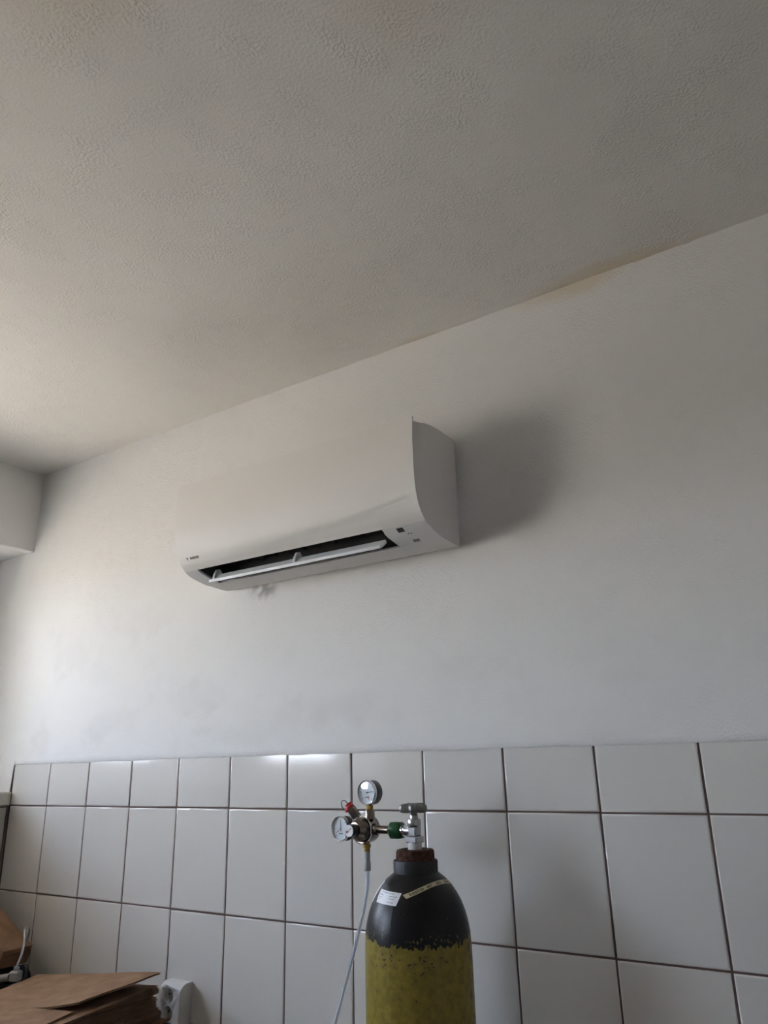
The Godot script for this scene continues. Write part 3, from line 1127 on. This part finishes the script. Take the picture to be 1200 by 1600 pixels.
func build_regulator() -> void:
	var reg := thing("gas_regulator", "nickel gas regulator with two pressure gauges screwed to the cylinder valve", "regulator", Vector3(CYL.x, H - 0.025, CYL.z))
	reg.rotation.y = deg_to_rad(-6.0)
	var D := -0.129            # the body's centre, along x from the valve's axis
	var side := Transform3D(Basis(Vector3.BACK, -PI / 2), Vector3.ZERO)   # y of the lathe becomes x
	var front := Transform3D(Basis(Vector3.RIGHT, PI / 2), Vector3(D, 0, 0))
	# body, bonnet, knob
	T = front
	lathe_part([Vector2(0.0, -0.021), Vector2(0.022, -0.021), Vector2(0.0258, -0.018), Vector2(0.0268, -0.013), Vector2(0.0268, 0.008), Vector2(0.0262, 0.0095)], "body", M.nickel, reg, 48)
	lathe_part([Vector2(0.0262, 0.0085), Vector2(0.0280, 0.0095), Vector2(0.0280, 0.0125), Vector2(0.0262, 0.0135)], "lock_ring", M.chrome, reg, 48, "bright ring round the bonnet")
	lathe_part([Vector2(0.0262, 0.0130), Vector2(0.0242, 0.0126), Vector2(0.0238, 0.0180), Vector2(0.0220, 0.0235), Vector2(0.0185, 0.0285), Vector2(0.0160, 0.0315), Vector2(0.0150, 0.0335), Vector2(0.011, 0.034)], "bonnet", M.nickel, reg, 48)
	var knob := lathe_part([Vector2(0.0095, 0.032), Vector2(0.0118, 0.034), Vector2(0.0122, 0.040), Vector2(0.0118, 0.049), Vector2(0.0100, 0.0505), Vector2(0.0, 0.0505)], "adjusting_knob", M.black, reg, 32, "black adjusting knob")
	lathe_part([Vector2(0.0112, 0.0495), Vector2(0.0116, 0.0505), Vector2(0.0112, 0.0515), Vector2(0.0100, 0.0512), Vector2(0.0, 0.0512)], "knob_cap", M.white_print, knob, 32, "white printed cap")
	var st := begin()
	T = Transform3D(Basis(Vector3.BACK, deg_to_rad(-50)), Vector3(D, 0, 0.0515))
	box(st, Vector3(-0.0005, -0.006, 0), Vector3(0.0005, 0.0085, 0.0003))
	part(st, "printed_arrow", M.dark_print, knob)
	st = begin()
	T = Transform3D(Basis(Vector3.BACK, deg_to_rad(-62)), Vector3(D, 0, 0.0518))
	box(st, Vector3(-0.0008, -0.0085, 0), Vector3(0.0008, -0.002, 0.0003))
	box(st, Vector3(-0.0035, -0.0062, 0), Vector3(0.0008, -0.0048, 0.0003))
	part(st, "printed_mark", M.red, knob, "red printed mark")
	# inlet: stem, green nut, bright spigot to the valve
	T = side
	lathe_part([Vector2(0.0115, D + 0.022), Vector2(0.0115, D + 0.034), Vector2(0.0088, D + 0.036), Vector2(0.0080, D + 0.040), Vector2(0.0080, D + 0.073)], "inlet_stem", M.nickel, reg, 24)
	T = side
	st = begin()
	lathe(st, [Vector2(0.0, D + 0.0685), Vector2(0.0125, D + 0.0685), Vector2(0.0175, D + 0.074), Vector2(0.0175, D + 0.094), Vector2(0.0140, D + 0.0995), Vector2(0.0, D + 0.0995)], 6)
	part(st, "coupling_nut", M.green, reg, "green plastic coupling nut")
	lathe_part([Vector2(0.0112, D + 0.098), Vector2(0.0112, D + 0.1035), Vector2(0.0098, D + 0.105), Vector2(0.0105, D + 0.107), Vector2(0.0105, D + 0.121)], "spigot", M.chrome, reg, 24, "bright threaded spigot")
	# gauges
	T = Transform3D.IDENTITY
	gauge(reg, Transform3D(Basis(Vector3.BACK, deg_to_rad(2)) * Basis(Vector3.UP, deg_to_rad(-3)), Vector3(D - 0.0535, 0.0, 0.0195)), 0.0255, 0.021, 2.0, 118.0)
	gauge(reg, Transform3D(Basis(Vector3.BACK, deg_to_rad(-3)), Vector3(D + 0.0175, 0.0715, 0.0145)), 0.0248, 0.026, -80.0, -160.0)
	T = Transform3D(Basis(), Vector3(D + 0.0170, 0, 0.004))
	lathe_part([Vector2(0.0105, 0.020), Vector2(0.0105, 0.036), Vector2(0.0085, 0.039)], "gauge_boss", M.nickel, reg, 24)
	st = begin()
	lathe(st, [Vector2(0.0, 0.0385), Vector2(0.0075, 0.0385), Vector2(0.0075, 0.0465), Vector2(0.0045, 0.0475), Vector2(0.0045, 0.052)], 6)
	part(st, "gauge_nut", M.brass, reg, "yellow brass nut")
	T = side
	lathe_part([Vector2(0.0065, D - 0.036), Vector2(0.0065, D - 0.024)], "gauge_stem", M.brass, reg, 16)
	# relief valve that leans up to the left, with a red cap and pull ring
	var lean := Vector3(-0.60, 0.78, 0.16).normalized()
	T = turned(Vector3.UP, lean, Vector3(D - 0.006, 0.012, 0.006))
	st = begin()
	box(st, Vector3(-0.0078, 0.0, -0.0070), Vector3(0.0078, 0.0375, 0.0070), 0.0014)
	var rv := part(st, "relief_valve", M.nickel, reg, "square nickel relief valve")
	st = begin()
	box(st, Vector3(-0.0042, 0.019, 0.0068), Vector3(-0.0026, 0.037, 0.0073))
	box(st, Vector3(0.0018, 0.015, 0.0068), Vector3(0.0046, 0.020, 0.0074))
	part(st, "slot", M.dark_print, rv)
	st = begin()
	lathe(st, [Vector2(0.0, 0.0370), Vector2(0.0084, 0.0370), Vector2(0.0088, 0.0405), Vector2(0.0066, 0.0435), Vector2(0.0072, 0.0475), Vector2(0.0, 0.0485)], 16)
	box(st, Vector3(-0.0160, 0.0365, -0.0040), Vector3(-0.004, 0.0440, 0.0040), 0.0015)
	part(st, "relief_cap", M.red, rv, "red cap")
	st = begin()
	var ring := []
	for k in 24:
		var t := TAU * k / 24
		ring.append(Vector3(-0.0095, 0.0515, 0.0) + Vector3(cos(t), sin(t), 0.2 * cos(t)) * 0.0100)
	tube(st, ring, 0.0010, 6, true)
	part(st, "pull_ring", M.leg, rv, "thin wire pull ring")
	# outlet below
	T = Transform3D(Basis(), Vector3(D + 0.0045, 0, 0.0))
	lathe_part([Vector2(0.0062, -0.043), Vector2(0.0062, -0.036), Vector2(0.0080, -0.035), Vector2(0.0080, -0.029), Vector2(0.0062, -0.028), Vector2(0.0062, -0.024)], "outlet_stem", M.brass, reg, 20, "small brass outlet stem")
	lathe_part([Vector2(0.0, -0.0795), Vector2(0.0060, -0.0795), Vector2(0.0072, -0.078), Vector2(0.0072, -0.064), Vector2(0.0060, -0.062), Vector2(0.0060, -0.042), Vector2(0.0, -0.042)], "hose_connector", M.pipe, reg, 20, "grey push-in hose connector")
	# the hose is a thing of its own
	var xf := reg.transform
	var top: Vector3 = xf * Vector3(D + 0.0045, -0.070, 0.0)
	var hose := thing("gas_hose", "thin clear plastic hose hanging from the regulator in front of the tiles", "hose", Vector3(top.x - 0.08, 0.0, top.z + 0.05))
	T = Transform3D(Basis(), -hose.position)
	var pts := smooth_path([top, top + Vector3(0.000, -0.035, 0.0), top + Vector3(-0.008, -0.085, 0.006), top + Vector3(-0.026, -0.155, 0.014), top + Vector3(-0.050, -0.24, 0.026), top + Vector3(-0.068, -0.33, 0.04), top + Vector3(-0.08, -0.50, 0.06), top + Vector3(-0.07, -0.80, 0.08), top + Vector3(-0.08, -1.15, 0.10), top + Vector3(-0.10, 0.0102 - top.y, 0.20), top + Vector3(-0.05, 0.0058 - top.y, 0.45), top + Vector3(0.3, 0.0058 - top.y, 0.6)], 8)
	st = begin()
	tube(st, pts, 0.0039, 14)
	part(st, "tube", M.hose, hose)
	st = begin()
	tube(st, pts, 0.0016, 8)
	part(st, "bore", M.bore, hose)
	T = Transform3D.IDENTITY


# ---------------------------------------------------------------- socket, table, cardboard

func build_socket() -> void:
	var base := Vector3(0.8745, -0.49, 0.0)
	var so := thing("wall_socket", "white double wall socket on the tiles beside the cardboard stack", "socket", base + Vector3(0, H, 0))
	T = Transform3D.IDENTITY
	# rounded housing with two round openings: a CSG block
	var top := 0.073
	var bot := -0.075
	var w := 0.0375
	var st := begin()
	var o := PackedVector2Array()
	for q in [[-0.0005, bot], [-0.030, bot], [-0.040, bot + 0.006], [-0.043, bot + 0.012], [-0.043, top - 0.022], [-0.040, top - 0.012], [-0.031, top - 0.004], [-0.020, top], [-0.0005, top]]:
		o.append(Vector2(q[0], q[1]))
	o.reverse()
	T = Transform3D(Basis(Vector3(0, 0, -1), Vector3(0, 1, 0), Vector3(1, 0, 0)), Vector3.ZERO)
	extrude(st, o, -w, w, true)
	var holder := CSGCombiner3D.new()
	holder.name = "housing"
	so.add_child(holder, true)
	var block := CSGMesh3D.new()
	block.name = "block"
	block.mesh = finish(st)
	block.material = M.socket
	holder.add_child(block)
	T = Transform3D.IDENTITY
	for y in [0.052, 0.013]:
		var c := CSGCylinder3D.new()
		c.name = "bore"
		c.operation = CSGShape3D.OPERATION_SUBTRACTION
		c.radius = 0.0165
		c.height = 0.03
		c.sides = 36
		c.rotation.x = PI / 2
		c.position = Vector3(-0.002, y - 0.006, 0.045)
		c.material = M.socket_well
		holder.add_child(c, true)
	for y in [0.046, 0.007]:
		T = Transform3D(Basis(Vector3.RIGHT, PI / 2), Vector3(-0.002, y, 0.0))
		var well := lathe_part([Vector2(0.0163, 0.0305), Vector2(0.0163, 0.0435), Vector2(0.0176, 0.0438), Vector2(0.0184, 0.0426)], "rim", M.socket, so, 32)
		T = Transform3D.IDENTITY
		for s in [-1, 1]:
			st = begin()
			T = Transform3D(Basis(Vector3.RIGHT, PI / 2), Vector3(-0.002 + s * 0.0095, y, 0.0))
			lathe(st, [Vector2(0.0025, 0.0302), Vector2(0.0025, 0.0306), Vector2(0.0, 0.0306)], 12)
			T = Transform3D.IDENTITY
			part(st, "pin_hole", M.dark_print, well)
			st = begin()
			box(st, Vector3(-0.004, y + s * 0.0155 - 0.002, 0.030), Vector3(0.000, y + s * 0.0155 + 0.002, 0.040), 0.0006)
			part(st, "earth_clip", M.steel, well)


const TABLE_TOP := -0.499


func build_table() -> void:
	var t := thing("work_table", "brown wooden table against the tiled wall under the cardboard", "table", Vector3(0.49, 0, 0.36))
	T = Transform3D(Basis(), Vector3(-0.49, H, -0.36))
	var st := begin()
	box(st, Vector3(0.01, TABLE_TOP - 0.03, 0.052), Vector3(0.965, TABLE_TOP, 0.70), 0.003)
	part(st, "tabletop", M.wood, t)
	for x in [0.05, 0.925]:
		for z in [0.09, 0.66]:
			st = begin()
			box(st, Vector3(x - 0.02, -H, z - 0.02), Vector3(x + 0.02, TABLE_TOP - 0.03, z + 0.02), 0.002)
			part(st, "leg", M.leg, t)
	T = Transform3D.IDENTITY


# A sheet of board in the frame of the stack: u along its far edge, v towards the room, h up. up_at(u, v) lifts it.
func board(corners: Array, nu: int, nv: int, up_at: Callable) -> ArrayMesh:
	# corrugated board: two liners and a fluted core that ends short of the cut edge
	var mid: Vector2 = (corners[0] + corners[1] + corners[2] + corners[3]) / 4
	var inner := []
	for c in corners:
		inner.append(c + Vector2(signf(mid.x - c.x), signf(mid.y - c.y)) * 0.007)
	var st := begin()
	sheet(st, corners, 0.0, 0.0008, nu, nv, up_at)
	sheet(st, inner, 0.0008, 0.0022, nu, nv, up_at)
	sheet(st, corners, 0.0030, 0.0008, nu, nv, up_at)
	return finish(st)


func sheet(st: SurfaceTool, corners: Array, from: float, thick: float, nu: int, nv: int, up_at: Callable) -> void:
	var g := []
	for i in nu + 1:
		var col := []
		for j in nv + 1:
			var p: Vector2 = (corners[0] as Vector2).lerp(corners[1], float(i) / nu).lerp((corners[3] as Vector2).lerp(corners[2], float(i) / nu), float(j) / nv)
			var h: float = up_at.call(p.x, p.y) + from
			col.append([Vector3(p.x, h + thick, p.y), Vector3(p.x, h, p.y)])
		g.append(col)
	for i in nu:
		for j in nv:
			st.set_smooth_group(1)
			quad(st, g[i][j][0], g[i][j + 1][0], g[i + 1][j + 1][0], g[i + 1][j][0])
			st.set_smooth_group(2)
			quad(st, g[i][j][1], g[i + 1][j][1], g[i + 1][j + 1][1], g[i][j + 1][1])
	st.set_smooth_group(-1)
	for i in nu:
		quad(st, g[i + 1][0][1], g[i][0][1], g[i][0][0], g[i + 1][0][0])
		quad(st, g[i][nv][1], g[i + 1][nv][1], g[i + 1][nv][0], g[i][nv][0])
	for j in nv:
		quad(st, g[0][j][1], g[0][j + 1][1], g[0][j + 1][0], g[0][j][0])
		quad(st, g[nu][j + 1][1], g[nu][j][1], g[nu][j][0], g[nu][j + 1][0])


func build_cardboard() -> void:
	var grp := "flattened cardboard boxes stacked on the table"
	# frame of the stack: origin at the far left corner
	var ux := Vector3(0.972, 0, -0.237).normalized()
	var vz := Vector3(0.237, 0, 0.972).normalized()
	var fr := Transform3D(Basis(ux, Vector3.UP, vz), Vector3(0.53, H, 0.19))
	var count := 9
	var step := 0.0094
	# a single wider board at the bottom
	var flat := func(_u: float, _v: float) -> float: return 0.0
	var bottom := thing("cardboard_sheet", "wide brown cardboard sheet lying on the table beneath the whole stack", "cardboard", fr.origin + Vector3(0, TABLE_TOP, 0))
	bottom.basis = fr.basis
	T = Transform3D.IDENTITY
	put(board([Vector2(0.01, -0.02), Vector2(0.372, -0.088), Vector2(0.36, 0.5), Vector2(0.0, 0.5)], 4, 4, flat), "panel", M.card[0], bottom)
	var y := TABLE_TOP + 0.0045
	for k in count:
		var b := thing("flattened_box", "flattened brown cardboard box, %s of the stack on the table" % ["tenth from the top", "ninth from the top", "eighth from the top", "seventh from the top", "sixth from the top", "fifth from the top", "fourth from the top", "third from the top", "second from the top"][k], "cardboard box", fr.origin + Vector3(0, y, 0), grp)
		b.basis = fr.basis.rotated(Vector3.UP, rng.randfn(0, 0.012))
		var du := rng.randfn(0, 0.006)
		var dv := -0.020 + rng.randfn(0, 0.006) - 0.022 * (1.0 - float(k) / count)
		var c := [Vector2(du, dv + 0.02), Vector2(0.362 + du, dv), Vector2(0.325 + du, 0.5 + dv), Vector2(du, 0.5 + dv)]
		var gape := rng.randf_range(0.0, 0.0007)
		# two plies that part a little at the open end
		var lowf := func(u: float, _v: float) -> float: return 0.0 * u
		var highf := func(u: float, v: float) -> float: return 0.0046 + gape * smoothstep(0.26, 0.36, u) * smoothstep(0.15, 0.0, v)
		put(board(c, 8, 8, lowf), "panel", M.card[rng.randi() % 4], b)
		var c2 := []
		for p in c:
			c2.append(p + Vector2(rng.randfn(0, 0.004), rng.randfn(0, 0.003)))
		put(board(c2, 8, 8, highf), "panel", M.card[rng.randi() % 4], b)
		y += step
	# topmost box: the far flap has sprung up at the slit
	var topb := thing("flattened_box", "topmost flattened cardboard box with its slit flap sprung up", "cardboard box", fr.origin + Vector3(0, y, 0), grp)
	topb.basis = fr.basis
	var spring := func(u: float, v: float) -> float: return 0.0215 * smoothstep(lerpf(-0.12, 0.20, clampf(v / 0.2285, 0, 1)), 0.37, u) + 0.004 * smoothstep(0.2, 0.36, u) * smoothstep(0.1, 0.0, v)
	var sag := func(u: float, _v: float) -> float: return -0.0002 * smoothstep(0.2, 0.3, u)
	put(board([Vector2(0.0, 0.0), Vector2(0.374, -0.012), Vector2(0.327, 0.2285), Vector2(0.012, 0.2285)], 20, 8, spring), "flap", M.card[2], topb, "sprung up flap")
	put(board([Vector2(0.012, 0.2285), Vector2(0.316, 0.2285), Vector2(0.332, 0.50), Vector2(0.012, 0.50)], 12, 8, sag), "panel", M.card[2], topb)
	T = Transform3D.IDENTITY


# ---------------------------------------------------------------- things at the end of the table, below the sill

func build_corner_items() -> void:
	# a black pump with a grey pipe
	var base := Vector3(0.25, TABLE_TOP, 0.12)
	var p := thing("pump", "black pump unit with grey pipe fittings on the table in the corner", "pump", base + Vector3(0, H, 0))
	T = Transform3D(Basis(), -base)
	var st := begin()
	box(st, Vector3(0.10, TABLE_TOP, 0.06), Vector3(0.365, TABLE_TOP + 0.040, 0.165), 0.008)
	var b := part(st, "housing", M.black, p)
	st = begin()
	T = Transform3D(Basis(), -base) * Transform3D(Basis(Vector3.BACK, -PI / 2), Vector3(0, -0.4595, 0.105))
	lathe(st, [Vector2(0.0, 0.11), Vector2(0.032, 0.11), Vector2(0.038, 0.12), Vector2(0.038, 0.322), Vector2(0.030, 0.334), Vector2(0.0, 0.334)], 28)
	T = Transform3D(Basis(), -base)
	part(st, "motor", M.black, b)
	st = begin()
	tube(st, smooth_path([Vector3(0.16, -0.474, 0.178), Vector3(0.27, -0.452, 0.178), Vector3(0.385, -0.428, 0.172)], 6), 0.0095, 14)
	part(st, "pipe", M.pipe, p, "grey pipe")
	st = begin()
	box(st, Vector3(0.152, TABLE_TOP, 0.168), Vector3(0.172, -0.474, 0.188), 0.003)
	part(st, "pipe_support", M.pipe, p)
	st = begin()
	T = Transform3D(Basis(), -base) * Transform3D(Basis(Vector3.UP, 0.3), Vector3(0.402, -0.424, 0.168))
	box(st, Vector3(-0.015, -0.014, -0.012), Vector3(0.015, 0.012, 0.012), 0.004)
	lathe(st, [Vector2(0.0075, 0.010), Vector2(0.0075, 0.022), Vector2(0.0, 0.022)], 16)
	T = Transform3D(Basis(), -base)
	part(st, "pipe_fitting", M.pipe, p, "pale grey elbow fitting")
	st = begin()
	tube(st, smooth_path([Vector3(0.400, -0.402, 0.150), Vector3(0.424, -0.398, 0.155), Vector3(0.436, -0.416, 0.16), Vector3(0.432, -0.440, 0.165), Vector3(0.400, -0.470, 0.165), Vector3(0.362, -0.478, 0.15)], 6), 0.0028, 8)
	part(st, "cable", M.black, p)
	# thin clear hose looping up behind
	var h := thing("clear_hose", "short clear hose looping up the tiles behind the pump", "hose", Vector3(0.40, H - 0.402, 0.168))
	T = Transform3D(Basis(), -Vector3(0.40, 0, 0.168) + Vector3(0, 0.402, 0))
	st = begin()
	tube(st, smooth_path([Vector3(0.402, -0.4015, 0.168), Vector3(0.402, -0.375, 0.158), Vector3(0.378, -0.345, 0.138), Vector3(0.325, -0.325, 0.105), Vector3(0.285, -0.340, 0.064), Vector3(0.255, -0.375, 0.050), Vector3(0.23, -0.41, 0.046), Vector3(0.22, -0.455, 0.046)], 8), 0.0032, 10)
	part(st, "tube", M.hose, h)
	# a slim carton propped between the pump and the corner
	var c := thing("carton", "slim brown carton propped on the black pump below the window sill", "box", Vector3(0.17, H - 0.33, 0.12))
	T = Transform3D(Basis(Vector3.BACK, deg_to_rad(-25)), Vector3(0.0, 0.0, 0.0))
	st = begin()
	box(st, Vector3(-0.175, -0.026, -0.045), Vector3(0.160, 0.026, 0.045), 0.0015)
	var body := part(st, "body", M.card[1], c)
	st = begin()
	box(st, Vector3(0.1595, -0.025, -0.044), Vector3(0.162, 0.014, 0.044))
	part(st, "flap", M.card[3], body)
	T = Transform3D.IDENTITY
